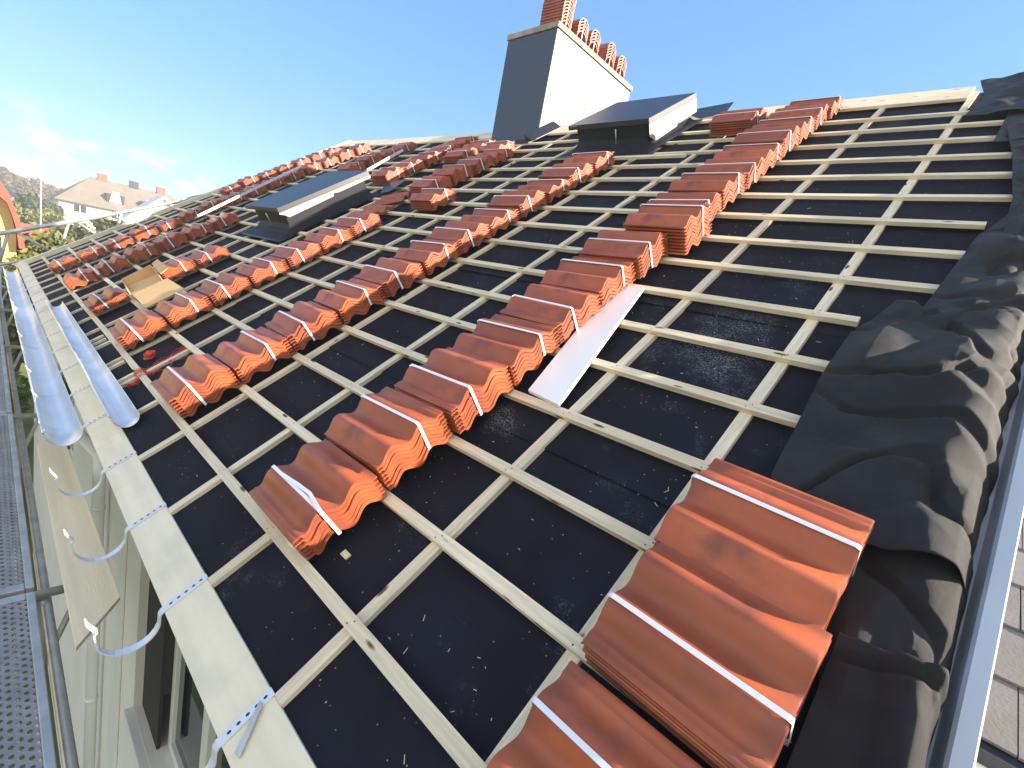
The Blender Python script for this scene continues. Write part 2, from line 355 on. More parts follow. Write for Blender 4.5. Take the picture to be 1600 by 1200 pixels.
for X in HX:
    mb = MB()
    p0 = P(0, -0.262, -0.0265); p1 = P(0, -0.432, -0.0265)
    path = [(p0.y, p0.z), (p1.y, p1.z), (p1.y-0.006, p1.z-0.012), (-0.345, -0.315)]
    for k in range(1, 12):
        t = PI*k/12*0.93; path.append((-0.435 + 0.092*math.cos(t), -0.300 - 0.092*math.sin(t)))
    path += [(-0.528, -0.283), (-0.520, -0.272), (-0.532, -0.258), (-0.545, -0.238), (-0.550, -0.222)]
    x = X + random.uniform(-0.008, 0.008)
    strip_sweep(mb, path, x, 0.030, 0.005)
    o = mb.build('gutter_bracket', M['bracket'], house)
    mb = MB()
    for k in range(5):
        c = P(x, -0.285-0.028*k, -0.0233); n_ = Vector((0, -SA, CA)); a_ = Vector((1, 0, 0)); b_ = Vector((0, CA, SA))
        ring = [c + a_*0.0045*math.cos(t*PI/4) + b_*0.0065*math.sin(t*PI/4) for t in range(8)]
        mb.add([r for r in ring] + [r - n_*0.0006 for r in ring], [tuple(range(8))] + [(i, (i+1) % 8, 8+(i+1) % 8, 8+i) for i in range(8)])
    mb.build('screw_hole', M['darkopen'], o)
# gutters: half-round channel with rolled front bead
def gutter_mesh(x0, x1, yc, zc, r, seed=0):
    mb = MB(); nx = 40
    prof = []
    for k in range(15):
        t = PI*k/14; prof.append((math.cos(t)*r, -math.sin(t)*r))
    prof = [(r, 0.012)] + prof + [(-r-0.004, 0.008), (-r-0.012, 0.008), (-r-0.014, 0.0), (-r-0.006, -0.004)]
    m_ = len(prof); vs = []
    for i in range(nx+1):
        X = x0 + (x1-x0)*i/nx
        for (a, b) in prof:
            vs.append((X, yc + a + 0.003*noise.noise(Vector((X*1.5, seed, a*9))), zc + b + 0.0025*noise.noise(Vector((X*2, b*9, seed)))))
    fs = [(i*m_+k, i*m_+k+1, (i+1)*m_+k+1, (i+1)*m_+k) for i in range(nx) for k in range(m_-1)]
    mb.add(vs, fs, True); return mb
gutter_mesh(-3.36, XW, -0.437, -0.292, 0.088).build('gutter', M['zinc'], house, solid=0.0018)

# gable edge metal
mb = MB()
prof = [(0.64, -0.055), (0.708, -0.05), (0.716, 0.035), (0.722, 0.045), (0.752, 0.048), (0.756, 0.04), (0.756, -0.16)]
n = 10; vs = []; m_ = len(prof)
for i in range(n+1):
    s = -0.45 + (RIDGE+0.45)*i/n
    for (X, h) in prof: vs.append(P(X, s, h))
mb.add(vs, [(i*m_+k, i*m_+k+1, (i+1)*m_+k+1, (i+1)*m_+k) for i in range(n) for k in range(m_-1)])
mb.build('gable_flashing', M['gable'], house, solid=0.0015)
mb = MB()
mb.rbox(XW-0.10, XW+0.02, -0.45, RIDGE, -0.09, 0.035); mb.build('verge_board', M['eaveboard'], house, bevel=0.004)

# walls
wy = -0.10; yb = 2*yr - wy
mb = MB()
z0, z1 = -6.5, -0.32
wins = [(-2.88, -0.55, -2.15, -0.62), (-8.3, -6.4, -2.15, -0.9)]
def wall_front(mb, xa, xb):
    xs = sorted([xa, xb] + [v for w_ in wins for v in w_[:2]])
    for i in range(len(xs)-1):
        a, b = xs[i], xs[i+1]
        hit = [w_ for w_ in wins if abs(w_[0]-a) < 1e-6]
        if hit:
            mb.box(a, b, wy, wy+0.3, z0, hit[0][2]); mb.box(a, b, wy, wy+0.3, hit[0][3], z1)
        else: mb.box(a, b, wy, wy+0.3, z0, z1)
wall_front(mb, XW+0.2, 0.60)
mb.box(XW+0.2, 0.60, yb-0.3, yb, z0, z1)
for x in (0.30, XW+0.2):      # gable walls
    mb.prism([(wy+0.301, z0), (yb-0.301, z0), (yb-0.301, z1+0.2), (yr, zr-0.15), (wy+0.301, z1+0.2)], x, x+0.3, lambda p, t: (t, p[0], p[1]))
mb.build('wall', M['render'], house)
mb = MB(); mb.box(XW+0.3, 0.5, wy+0.31, yb-0.31, -0.9, -0.85); mb.build('ceiling', M['darkopen'], house)
for (a, b, c, d) in wins:
    y = wy + 0.13
    mb = MB(); f = 0.055
    mb.box(a+0.42, a+0.42+f, y-0.02, y+0.05, c, d); mb.box(b-f, b, y-0.02, y+0.05, c, d)
    mb.box(a+0.42+f, b-f, y-0.02, y+0.05, c, c+f); mb.box(a+0.42+f, b-f, y-0.02, y+0.05, d-f, d)
    for q in (0.36, 0.68):
        xm = a+0.42 + (b-a-0.42)*q; mb.box(xm-0.045, xm+0.045, y-0.035, y+0.045, c+f, d-f)
    fr = mb.build('window', M['frame'], house, bevel=0.004)
    MB().box(a+0.46, b-0.04, y+0.006, y+0.014, c+0.04, d-0.04).build('pane', M['glass'], fr)
    MB().box(a-0.02, b+0.02, wy-0.05, y-0.02, c-0.035, c-0.002).build('sill', M['frame'], fr, bevel=0.004)
    MB().box(a+0.001, a+0.42, wy+0.05, wy+0.07, c, d).build('dark_gap_panel', M['darkopen'], fr)  # dark sheet standing in for the black recess beside the window frame
# downpipe
mb = MB(); mb.tube([(-4.05, -0.17, -6.4), (-4.05, -0.17, -0.75), (-4.05, -0.30, -0.55), (-4.05, -0.42, -0.40)], 0.042, 12)
for z in (-1.2, -3.0): mb.tube([(-4.05, -0.17, z), (-4.05, -0.17, z+0.03)], 0.048, 12)
mb.build('downpipe', M['white'], house)
wall_pier = MB().box(-3.62, -3.30, wy-0.02, wy-0.001, -6.5, -0.34).build('wall_pilaster', M['frame'], house, bevel=0.004)

# chimney
cx0, cx1, cy0, cy1, cz = -6.02, -4.985, 4.95, 7.12, 4.98
ch = MB().box(cx0, cx1, cy0, cy1, 2.6, cz).build('chimney', M['clad'], house, bevel=0.012)
MB().box(cx0-0.015, cx1+0.018, cy0-0.018, cy1+0.015, cz+0.002, cz+0.085).build('chimney_cap', M['conc'], ch, bevel=0.006)
MB().box(cx1+0.001, cx1+0.004, 5.93, 5.937, 3.6, cz-0.002).build('sheet_seam', M['darkopen'], ch)
mb = MB()     # side and front flashing
def fl(mb, a, b, c, d): mb.hexa([Vector(q) for q in a+b])
g = lambda X, s, h: tuple(P(X, s, h))
sf = 5.98/1.0
for X in (cx1,):
    s0, s1 = 5.62, 6.30
    mb.hexa([P(X+0.16, s0, 0.0), P(X+0.16, s1, 0.0), P(X+0.012, s1, 0.0), P(X+0.012, s0, 0.0),
             P(X+0.16, s0, 0.012), P(X+0.16, s1, 0.012), P(X+0.012, s1, 0.10), P(X+0.012, s0, 0.10)])
mb.rbox(cx0-0.15, cx1+0.16, 5.52, 5.70, 0.003, 0.012)
mb.build('chimney_flashing', M['darkmetal'], ch)

# roof hatches
def hatch(X0, X1, s0, s1, H, sk):
    """dark sheet-metal hatch: flared curb, oversailing lid, apron"""
    e_ = empty('roof_hatch', P((X0+X1)/2, s0, 0)); e_.parent = house; e_.location = P((X0+X1)/2, s0, 0) - house.location
    def bl(name, mb, mt, **k): return mb.build(name, mt, e_, **k)
    # curb: vertical walls flaring at the foot
    mb = MB(); i = 0.07
    prof = [(0.0, H-0.014), (0.0, 0.10), (0.02, 0.055), (0.06, 0.022), (0.15, 0.008)]
    vs = []; m_ = len(prof)
    for (dx, dy, cx_, cy_) in ((-1,-1,X0+i,s0+i), (1,-1,X1-i,s0+i), (1,1,X1-i,s1-i), (-1,1,X0+i,s1-i)):
        for (o_, h) in prof: vs.append(P(cx_+dx*o_, cy_+dy*o_*(1.6 if dy < 0 else 0.6), h))
    fs = []
    for k in range(4):
        for j in range(m_-1): fs.append((k*m_+j, ((k+1) % 4)*m_+j, ((k+1) % 4)*m_+j+1, k*m_+j+1))
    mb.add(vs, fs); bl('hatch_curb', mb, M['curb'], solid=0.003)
    # lid: shallow tray with skirt, skirt lower edge stepped on the gable side
    mb = MB(); mb.rbox(X0, X1, s0, s1, H-0.012, H)
    mb.rbox(X0, X1, s0-0.004, s0, H-0.05, H-0.0125); mb.rbox(X0, X1, s1, s1+0.004, H-sk, H-0.0125)
    mb.rbox(X1, X1+0.004, s0-0.004, s1+0.004, H-0.06, H); 
    bl('hatch_lid', mb, M['darkmetal'], bevel=0.002)
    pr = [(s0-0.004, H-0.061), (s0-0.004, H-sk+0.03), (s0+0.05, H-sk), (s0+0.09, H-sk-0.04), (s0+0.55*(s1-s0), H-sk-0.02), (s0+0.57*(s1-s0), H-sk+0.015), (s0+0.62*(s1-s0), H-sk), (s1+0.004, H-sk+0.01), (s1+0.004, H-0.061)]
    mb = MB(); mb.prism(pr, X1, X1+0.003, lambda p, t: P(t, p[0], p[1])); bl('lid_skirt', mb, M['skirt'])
    c = P(X0+0.62*(X1-X0), s0-0.012, H-0.075); d = P(X0+0.60*(X1-X0), s0-0.002, H-0.23)
    mb = MB(); mb.tube([c, d], 0.006, 6); bl('catch', mb, M['zinc'])
    mb = MB(); mb.rbox(X0-0.12, X1+0.14, s0-0.20, s0+0.0, 0.003, 0.007); bl('apron', mb, M['darkmetal'])
    mb = MB(); q = [P(X1+0.02, s1+0.05, 0.01), P(X1+0.34, s1+0.02, 0.05), P(X1+0.30, s1+0.34, 0.09), P(X1-0.4, s1+0.40, 0.03)]
    nrm = Vector((0, -SA, CA))*0.003; mb.hexa(q + [a + nrm for a in q]); bl('upper_apron', mb, M['darkmetal'])
    return e_
h1 = hatch(-6.98, -5.80, 2.12, 3.42, 0.33, 0.105)
h2 = hatch(-3.55, -2.46, 4.98, 6.02, 0.30, 0.21)
MB().rbox(-2.85, -1.88, 4.62, 4.67, 0.003, 0.028).build('short_batten', M['batten'], house)
for (X, s) in ((-4.3, -0.12), (-5.2, -0.12), (-5.35, -0.12), (-3.9, -0.12)):
    MB().rbox(X-0.022, X+0.022, -0.26, -0.03, -0.049, -0.026).build('short_batten', M['counter'], house)

# underlay flaps folded back along the gable
def flap(left, right, s0, s1, seed, lift, ncol=90, nrow=100, top=0.0, name='underlay_flap', hump=1.0):
    """left(s)/right(s): X limits; the sheet lies over batten ends and humps near the gable"""
    def fn(u, v):
        s = s0 + (s1-s0)*v
        xl, xr = left(v), right(v) + 0.014*(abs(noise.noise(Vector((s*2.1, seed, 7))))*-1) + 0.01*noise.noise(Vector((s*9, seed, 5))); X = xl + (xr-xl)*u
        edge = 0.035*noise.noise(Vector((X*3, seed, 0)))
        s = s + edge*(v if v > 0.5 else (1-v))*1.2
        base = lift + 0.012
        hp = hump*0.060*math.exp(-((u-0.80)/0.20)**2)*(0.8+0.6*noise.noise(Vector((s*2.3, seed, 3))) - 0.5*max(0, 0.16-abs(noise.noise(Vector((s*1.9 + u*0.8, seed, 9)))))*6)
        fall = -0.075*max(0, (u-0.9)/0.1)**1.6
        w1 = 0.030*noise.noise(Vector((X*2.2+s*1.4, s*2.6-X, seed*1.7)))
        w2 = 0.040*abs(noise.noise(Vector((X*3.1-s*2.4, s*1.2+X*1.3, seed*2.9))))
        w3 = 0.006*noise.noise(Vector((X*14, s*11, seed))) + 0.055*(0.5-abs(noise.noise(Vector((X*1.6+s*1.9, s*1.3-X*2.2, seed*5.1)))))*max(0, 1-abs(u-0.55)*1.8)
        am = min(1, u*5)
        dd = noise.voronoi(Vector((X*1.5 + s*0.9 + 0.25*noise.noise(Vector((X*2, s*2, seed))), s*1.5 - X*0.5, seed*3.3)))[0]
        w3 += hump*(0.050*min(0.6, dd[1]-dd[0]) - 0.030*min(0.7, dd[0])) * (0.4 + 0.6*min(1, u*2))
        d2 = noise.voronoi(Vector((X*4.3 - s*2.0, s*3.1 + X*1.7, seed*1.3)))[0]
        w3 += 0.010*min(0.5, d2[1]-d2[0])
        w3 -= 0.020*hump*max(0, 0.10-abs(noise.noise(Vector((X*2.6+s*2.1, s*2.4-X*2.9, seed*4.7)))))/0.10
        curl = top*max(0, (v-0.86)/0.14)**2 * (0.6+0.6*noise.noise(Vector((X*4, 2, seed))))
        return P(X, s, base + hp + fall + (w1+w2)*am + w3*(0.4+am) + curl)
    mb = MB(); mb.grid(fn, ncol, nrow); return mb.build(name, M['flap'], house, solid=0.0025)
lin = lambda a, b: (lambda v: a + (b-a)*v)
def poly(pts):
    def f(v):
        for i in range(len(pts)-1):
            if v <= pts[i+1][0]:
                t = (v-pts[i][0])/(pts[i+1][0]-pts[i][0]); return pts[i][1]*(1-t) + pts[i+1][1]*t
        return pts[-1][1]
    return f
flap(poly([(0,0.30),(1,0.30)]), lin(0.70, 0.70), 4.6, 6.36, 1, 0.010, hump=0.3)
flap(poly([(0,0.06),(0.5,0.10),(1,0.0)]), lin(0.66, 0.66), 5.25, 6.37, 8, 0.030, hump=0.2)
flap(poly([(0,0.52),(0.3,0.50),(0.7,0.42),(1,0.33)]), lin(0.70, 0.70), 3.0, 4.9, 2, 0.022, hump=0.6)
flap(poly([(0,0.33),(0.35,0.38),(0.7,0.43),(1,0.55)]), lin(0.695, 0.70), 2.0, 3.55, 3, 0.018, top=0.02)
flap(poly([(0,0.24),(0.10,0.20),(0.55,0.17),(0.8,0.18),(1,0.27)]), lin(0.70, 0.695), 1.02, 2.30, 4, 0.030, top=0.035, ncol=120, nrow=150)
flap(poly([(0,0.50),(1,0.36)]), lin(0.70, 0.70), 0.62, 1.12, 5, 0.018, top=0.02)
flap(poly([(0,0.50),(1,0.50)]), lin(0.705, 0.70), -0.3, 0.74, 6, 0.040, top=0.025)

# ================================================================== TILE BUNDLES
TW, TL, TT, TP = 0.360, 0.425, 0.0185, 0.0207
def prof_h(y):
    if y < 0.040:
        return 0.004 + 0.0045*abs(math.sin(y/0.040*PI*2.0))
    if y > 0.350: return 0.0
    c = 0.0395*(0.5 - 0.5*math.cos(2*PI*(y-0.040)/0.155))**0.95
    return c + 0.003*(1-min(1, (y-0.04)/0.02))
def tile_mesh(seed):
    mb = MB(); ny = 46; xs = [-TL/2, -TL/2+0.006, -0.07, 0.07, TL/2-0.006, TL/2]
    top = []; bot = []; ys = [TW*j/ny for j in range(ny+1)]
    for i, x in enumerate(xs):
        e_ = 0.0025 if i in (0, 5) else 0
        for y in ys:
            z = prof_h(y); wv = 0.0012*noise.noise(Vector((x*5, y*8, seed)))
            top.append((x, y-TW/2, z+TT-e_+wv)); 
            bot.append((x, y-TW/2, z*0.985 + (0.0105 if y < 0.036 else 0) + (0.009 if y > 0.338 else 0)+wv))
    nx = len(xs); m_ = ny+1
    vs = top+bot; o = nx*m_; fs = []
    for i in range(nx-1):
        for j in range(ny):
            fs.append((i*m_+j, (i+1)*m_+j, (i+1)*m_+j+1, i*m_+j+1))
            fs.append((o+i*m_+j, o+i*m_+j+1, o+(i+1)*m_+j+1, o+(i+1)*m_+j))
    k = len(fs)
    for j in range(ny):
        fs.append((j, j+1, o+j+1, o+j)); a = (nx-1)*m_; fs.append((a+j, o+a+j, o+a+j+1, a+j+1))
    for i in range(nx-1):
        fs.append((i*m_, o+i*m_, o+(i+1)*m_, (i+1)*m_)); q = ny; fs.append((i*m_+q, (i+1)*m_+q, o+(i+1)*m_+q, o+i*m_+q))
    mb.v = vs; mb.f = fs; mb.sm = [True]*k + [False]*(len(fs)-k)
    me = mb.mesh('roof_tile', M['tile'])
    me.set_sharp_from_angle(angle=math.radians(40))
    return me
TILES = [tile_mesh(i) for i in range(4)]
CREST = 0.040 + 0.0775 - TW/2       # local y of the strapped crest
def strap_mesh(n, double=False, seed=0):
    mb = MB(); z1 = 0.0425 + TT + (n-1)*TP + 0.001; z0 = 0.041
    for q in range(2 if double else 1):
        dy = 0.0; sk = 0.035*q
        path = [(-TL/2-0.003, z0), (-TL/2-0.003, z1-0.004), (-TL/2+0.006, z1+0.0008), (-0.12, z1+0.001), (0, z1+0.0012), (0.10, z1+0.0012), (TL/2-0.004, z1+0.0012), (TL/2+0.005, z1-0.003), (TL/2+0.006, 0.022), (TL/2-0.02, 0.012)]
        vs = []; w_ = 0.0068; N = len(path)
        for i, (x, z) in enumerate(path):
            a = Vector(path[max(i-1, 0)]); b = Vector(path[min(i+1, N-1)]); d = (b-a).normalized(); nr = Vector((-d.y, d.x))*0.0008
            yy = CREST + 0.012 + ((0.020*math.sin(PI*min(1, max(0, (x/TL+0.15)/0.66))) if q else 0)) + (0.010 if i > 7 else 0)
            for sgn, ws in ((-1, -1), (-1, 1), (1, 1), (1, -1)):
                vs.append((x+nr.x*sgn, yy+ws*w_, z+nr.y*sgn+0.0006*q))
        fs = []
        for i in range(N-1):
            for k in range(4): fs.append((4*i+k, 4*i+(k+1) % 4, 4*i+4+(k+1) % 4, 4*i+4+k))
        fs += [(3,2,1,0), (4*N-4, 4*N-3, 4*N-2, 4*N-1)]
        mb.add(vs, fs)
    return mb.mesh('strap', M['strap'])
STRAPS = {}
RX = Matrix.Rotation(A, 4, 'X')
def bundle(X, s, n, flip, label, group, strap=True, double=False, yaw=0.0, h=0.0, jit=0.004, tilt=0.0):
    e_ = empty('tile_bundle' if strap else 'loose_tile_pile', (0, 0, 0), label, 'tile bundle' if strap else 'tile pile', group)
    ss = s*warp(X) if s > 0 else s
    yw = yaw + random.uniform(-0.035, 0.035) + (PI if flip else 0)
    mw = Matrix.Translation(Vector((X, ss*CA - h*SA, ss*SA + h*CA))) @ RX @ Matrix.Rotation(tilt, 4, 'X') @ Matrix.Rotation(yw, 4, 'Z')
    e_.location = mw.to_translation(); e_.rotation_euler = mw.to_euler()
    ln = 0
    for i in range(n):
        o = link('roof_tile', random.choice(TILES), e_, raw=True)
        o.location = (random.uniform(-jit, jit), random.uniform(-jit, jit)*0.6, 0.001 + i*TP)
        if i == n-1 and strap and random.random() < 0.25: o.location.x -= random.uniform(0.004, 0.014); o.rotation_euler = (0, 0, random.uniform(-0.03, 0.03))
        if not strap: o.rotation_euler = (0, random.uniform(-0.02, 0.02), random.uniform(-0.05, 0.05))
    if strap:
        k = (n, double)
        if k not in STRAPS: STRAPS[k] = strap_mesh(n, double)
        link('strap', STRAPS[k], e_, raw=True)
    return e_
ORD = ['first', 'second', 'third', 'fourth', 'fifth', 'sixth', 'seventh', 'eighth', 'ninth', 'tenth', 'eleventh', 'twelfth', 'thirteenth', 'fourteenth', 'fifteenth', 'sixteenth', 'seventeenth']
G = 'strapped bundles of orange roof tiles laid out on the battens'
def column(X, rows, where, n=None, s0=0):
    for k, r in enumerate(rows):
        s = r if not isinstance(r, tuple) else r[0]
        x = X if not isinstance(r, tuple) else r[1]
        nn_ = random.choice((5, 6, 6, 6, 7)) if not isinstance(r, tuple) or len(r) < 3 else r[2]
        bundle(x + random.uniform(-0.012, 0.012), s, nn_, (k + s0) % 2 == 1, '%s orange tile bundle up from the eave in the %s' % (ORD[k], where), G, double=(k == 0 and X == -1.16) )
# nearest group, by the gable flaps
bundle(0.265, 0.875, 6, True, 'topmost of three big orange tile bundles in the foreground beside the black flap', G)
bundle(0.272, 0.52, 6, False, 'middle of three big orange tile bundles in the foreground beside the black flap', G)
bundle(0.255, 0.130, 4, True, 'lowest foreground orange tile bundle, cut off by the bottom of the photo', G)
column(-1.16, [0.20+0.3735*k for k in range(7)] + [(2.81, -1.06, 9)] + [3.17+0.3735*k for k in range(8)], 'long column beside the white board')
column(-2.79, [0.19+0.3735*k for k in range(12)], 'column stopping below the upper hatch')
column(-4.57, [0.20+0.3735*k for k in range(7)] + [(3.22, -4.18, 6), (3.60, -4.72), (3.97, -4.72), (4.35, -4.72), (4.72, -4.72)], 'column ending at the chimney foot')
column(-6.28, [0.19, 0.92, 1.29, 3.93, 4.30, 4.68, 5.06, 5.44], 'column holding the cardboard box')
column(-8.22, [0.17+0.3735*k for k in range(6)] + [4.30, 4.67, 5.04, 5.42], 'column left of the cardboard box', s0=1)
column(-10.15, [0.14+0.375*k for k in range(15)], 'long column nearest the far verge')
column(-11.75, [3.10+0.375*k for k in range(7)], 'short column by the far verge')
bundle(-4.98, 5.02, 6, True, 'tile bundle right at the foot of the dark chimney front, topmost there', G)
bundle(-5.62, 4.85, 5, False, 'tile bundle left of the chimney foot, just below the chimney front', G)
bundle(-5.60, 5.22, 5, True, 'tile bundle touching the lower left corner of the chimney front', G)
bundle(-1.72, 5.42, 7, False, 'extra tile bundle near the ridge, standing left beside the long column top', G)
# loose, thinner piles by the low hatch
bundle(-4.95, 2.86, 2, True, 'low unstrapped pile of two orange tiles below the lower roof hatch', 'loose tile piles by the lower hatch', strap=False, yaw=0.08)
bundle(-5.15, 3.28, 1, False, 'single loose orange tile lying against the flashing of the lower roof hatch', 'loose tile piles by the lower hatch', strap=False, yaw=0.5)

# ridge tile bundles on the chimney cap
def ridge_tile_mesh():
    mb = MB(); R_ = 0.135; t_ = 0.014; L_ = 0.42; n = 14; vs = []
    for x in (-L_/2, L_/2):
        for rr in (R_, R_-t_):
            for k in range(n+1):
                a = PI*0.04 + PI*0.92*k/n; vs.append((x, math.cos(a)*rr, math.sin(a)*rr*1.05))
    m_ = n+1; fs = []
    for k in range(n):
        fs += [(k, k+1, 2*m_+k+1, 2*m_+k), (m_+k, 3*m_+k, 3*m_+k+1, m_+k+1), (k, m_+k, m_+k+1, k+1), (2*m_+k, 2*m_+k+1, 3*m_+k+1, 3*m_+k)]
    fs += [(0, 2*m_, 3*m_, m_), (n, m_+n, 3*m_+n, 2*m_+n)]
    mb.v = vs; mb.f = fs; mb.sm = [i % 4 < 2 for i in range(4*n)] + [False]*2
    me = mb.mesh('ridge_tile', M['tile']); me.set_sharp_from_angle(angle=math.radians(40)); return me
RT = ridge_tile_mesh()
rts = [(-5.28, 5.20, 11, 'tallest bundle of half-round ridge tiles at the near corner of the chimney top'),
       (-5.20, 5.53, 5, 'short ridge tile bundle next behind the tallest one on the chimney top'),
       (-5.68, 5.84, 9, 'tall ridge tile bundle in the middle of the chimney top, set back'),
       (-5.20, 5.86, 5, 'low ridge tile bundle standing in front of the tall middle bundle on the chimney'),
       (-5.20, 6.34, 6, 'second last ridge tile bundle towards the far end of the chimney top'),
       (-5.20, 6.70, 5, 'last ridge tile bundle at the far end of the chimney top')]
for (x, y, n, lb) in rts:
    e_ = empty('ridge_tile_bundle', (x, y, cz+0.087), lb, 'tile bundle', 'bundles of half-round ridge tiles on the chimney')
    e_.rotation_euler = (0, 0, random.uniform(-0.05, 0.05))
    for k in range(n):
        o = link('ridge_tile', RT, e_, raw=True); o.location = (random.uniform(-0.005, 0.005), random.uniform(-0.003, 0.003), 0.0 + 0.043*k)
    mb = MB(); zt = 0.143 + 0.043*(n-1)
    for (xa, xb, za, zb) in ((-0.203, 0.203, zt, zt+0.0015), (0.2015, 0.203, 0.0, zt), (-0.203, -0.2015, 0.0, zt)):
        mb.box(xa, xb, -0.007, 0.007, za, zb)
    link('strap', mb.mesh('strap', M['strap']), e_, raw=True)

# ================================================================== LOOSE THINGS ON THE ROOF
q = [(-0.855, 1.145), (-0.658, 1.125), (-0.862, 2.175), (-1.062, 2.185)]
mb = MB(); mb.hexa([P(x, s, 0.004) for x, s in q] + [P(x, s, 0.022) for x, s in q])
tag(mb.build('white_board', M['panel'], bevel=0.0015), 'long narrow white board lying up the slope beside the second tile column', 'board')
g_ = gutter_mesh(-2.98, -7.55, 0, 0, 0.068, 3)
c = P(0, -0.205, 0.048)
g_.v = [(x, y + c.y, z + c.z) for (x, y, z) in g_.v]
tag(g_.build('loose_gutter', M['zinc'], solid=0.0015), 'shiny loose half-round gutter length lying on the roof just above the eave board', 'gutter')
for (a, b, lab, hh) in (((-8.55, 1.80), (-9.85, 4.0), 'long pale metal strip lying across the far tile columns left of the hatch', 0.20),
                    ((-6.62, 3.78), (-7.1, 4.75), 'short pale metal strip lying on tiles just above the lower hatch', 0.19)):
    mb = MB(); w_ = 0.045
    P0 = P(a[0], a[1], hh); P1 = P(b[0], b[1], hh); d = (P1-P0).normalized(); nr = Vector((0, -SA, CA)); sd_ = d.cross(nr).normalized()
    mb.hexa([P0-sd_*w_, P1-sd_*w_, P1+sd_*w_, P0+sd_*w_, P0-sd_*w_+nr*0.003, P1-sd_*w_+nr*0.003, P1+sd_*w_+nr*0.003, P0+sd_*w_+nr*0.003])
    mb.hexa([P0+sd_*w_, P1+sd_*w_, P1+sd_*(w_+0.003), P0+sd_*(w_+0.003), P0+sd_*w_+nr*0.04, P1+sd_*w_+nr*0.04, P1+sd_*(w_+0.003)+nr*0.04, P0+sd_*(w_+0.003)+nr*0.04])
    tag(mb.build('metal_strip', M['zinc']), lab, 'metal strip')
# cardboard box, torn open
bx = empty('cardboard_box', P(-5.6, 0.55, 0.12), 'torn open brown cardboard box lying on the tiles of the far columns', 'box')
def panel(mb, pts, t=0.005):
    pts = [Vector(p) for p in pts]; nr = (pts[1]-pts[0]).cross(pts[2]-pts[0]).normalized()*t
    mb.hexa(pts + [p+nr for p in pts])
z_ = 0.13
mb = MB(); panel(mb, [P(-6.15,0.42,z_), P(-5.45,0.36,z_), P(-5.45,0.66,z_), P(-6.15,0.72,z_)])
panel(mb, [P(-6.15,0.72,z_), P(-5.45,0.66,z_), P(-5.45,0.66,z_+0.11), P(-6.15,0.72,z_+0.11)])
panel(mb, [P(-6.15,0.42,z_), P(-5.45,0.36,z_), P(-5.45,0.36,z_+0.09), P(-6.15,0.42,z_+0.09)])
panel(mb, [P(-6.16,0.42,z_), P(-6.16,0.72,z_), P(-6.16,0.72,z_+0.11), P(-6.16,0.42,z_+0.09)])
mb.build('tray', M['card'], bx)
mb = MB(); panel(mb, [P(-5.44,0.37,z_+0.04), P(-4.98,0.36,z_-0.02), P(-4.98,0.72,z_-0.01), P(-5.44,0.70,z_+0.05)]); panel(mb, [P(-6.15,0.735,z_+0.11), P(-5.45,0.675,z_+0.11), P(-5.45,0.76,z_+0.13), P(-6.15,0.81,z_+0.13)])
mb.build('lid_flap', M['card'], bx)
# red twine
mb = MB(); c = P(-4.05, 0.10, -0.045) + Vector((0, 0, 0.045)); n = 12
tw = empty('twine_reel', c - Vector((0, 0, 0.045)), 'round red twine reel lying on the felt by the lowest batten', 'twine')
path = []
for k in range(240):
    t = k*0.34; a = k*0.021; r0 = 0.034 + 0.007*math.sin(k*0.13)
    path.append(c + Vector((math.cos(t)*r0, math.sin(t)*r0*math.cos(0.5), math.sin(t)*r0*0.4 + 0.022*math.sin(k*0.05))))
mb.tube(path, 0.0035, 5); mb.build('wound_twine', M['red'], tw)
mb = MB(); mb.tube([c + Vector((0, -0.0, -0.030)), c + Vector((0, 0, 0.034))], 0.022, 12); mb.build('spool', M['red'], tw)
mb = MB(); random.seed(3)
for q_ in range(16):
    path = []; ph = random.uniform(0, 6)
    for k in range(26):
        t = k/25; X = -3.74 + 0.05*math.sin(t*7+ph) ; s = -0.10 + 0.48*t + 0.03*math.sin(t*9+ph*2)
        h = (0.004 if abs(s) < 0.03 else -0.035) + 0.010*random.random()
        path.append(P(X + 0.14*noise.noise(Vector((t*3, q_*1.7, 0))) - 0.10*t, s, h))
    mb.tube(path, 0.0016, 5)
tag(mb.build('tangled_twine', M['red']), 'tangle of loose red twine across the lowest batten', 'twine')
# straw-like shavings scattered over the felt, too many to count
mb = MB(); rl = random.Random(11)
for k in range(240):
    X = 0.15 - abs(rl.gauss(0, 1.6)); s = rl.uniform(-0.22, 4.2); a = rl.uniform(0, PI); l = rl.choice((0.002, 0.002, 0.003, 0.005, 0.010)); w_ = 0.0008
    if min(abs(s - v) for v in V) < 0.035 or min(abs(X - c_) for c_ in Cs) < 0.04: continue
    dx, dy = math.cos(a)*l, math.sin(a)*l; ex, ey = -math.sin(a)*w_, math.cos(a)*w_; h = -0.0405
    q = [(X-dx-ex, s-dy-ey), (X+dx-ex, s+dy-ey), (X+dx+ex, s+dy+ey), (X-dx+ex, s-dy+ey)]
    mb.hexa([P(x, y, h) for x, y in q] + [P(x, y, h+0.0015) for x, y in q])
tag(mb.build('wood_shavings', M['batten']), kind='stuff')
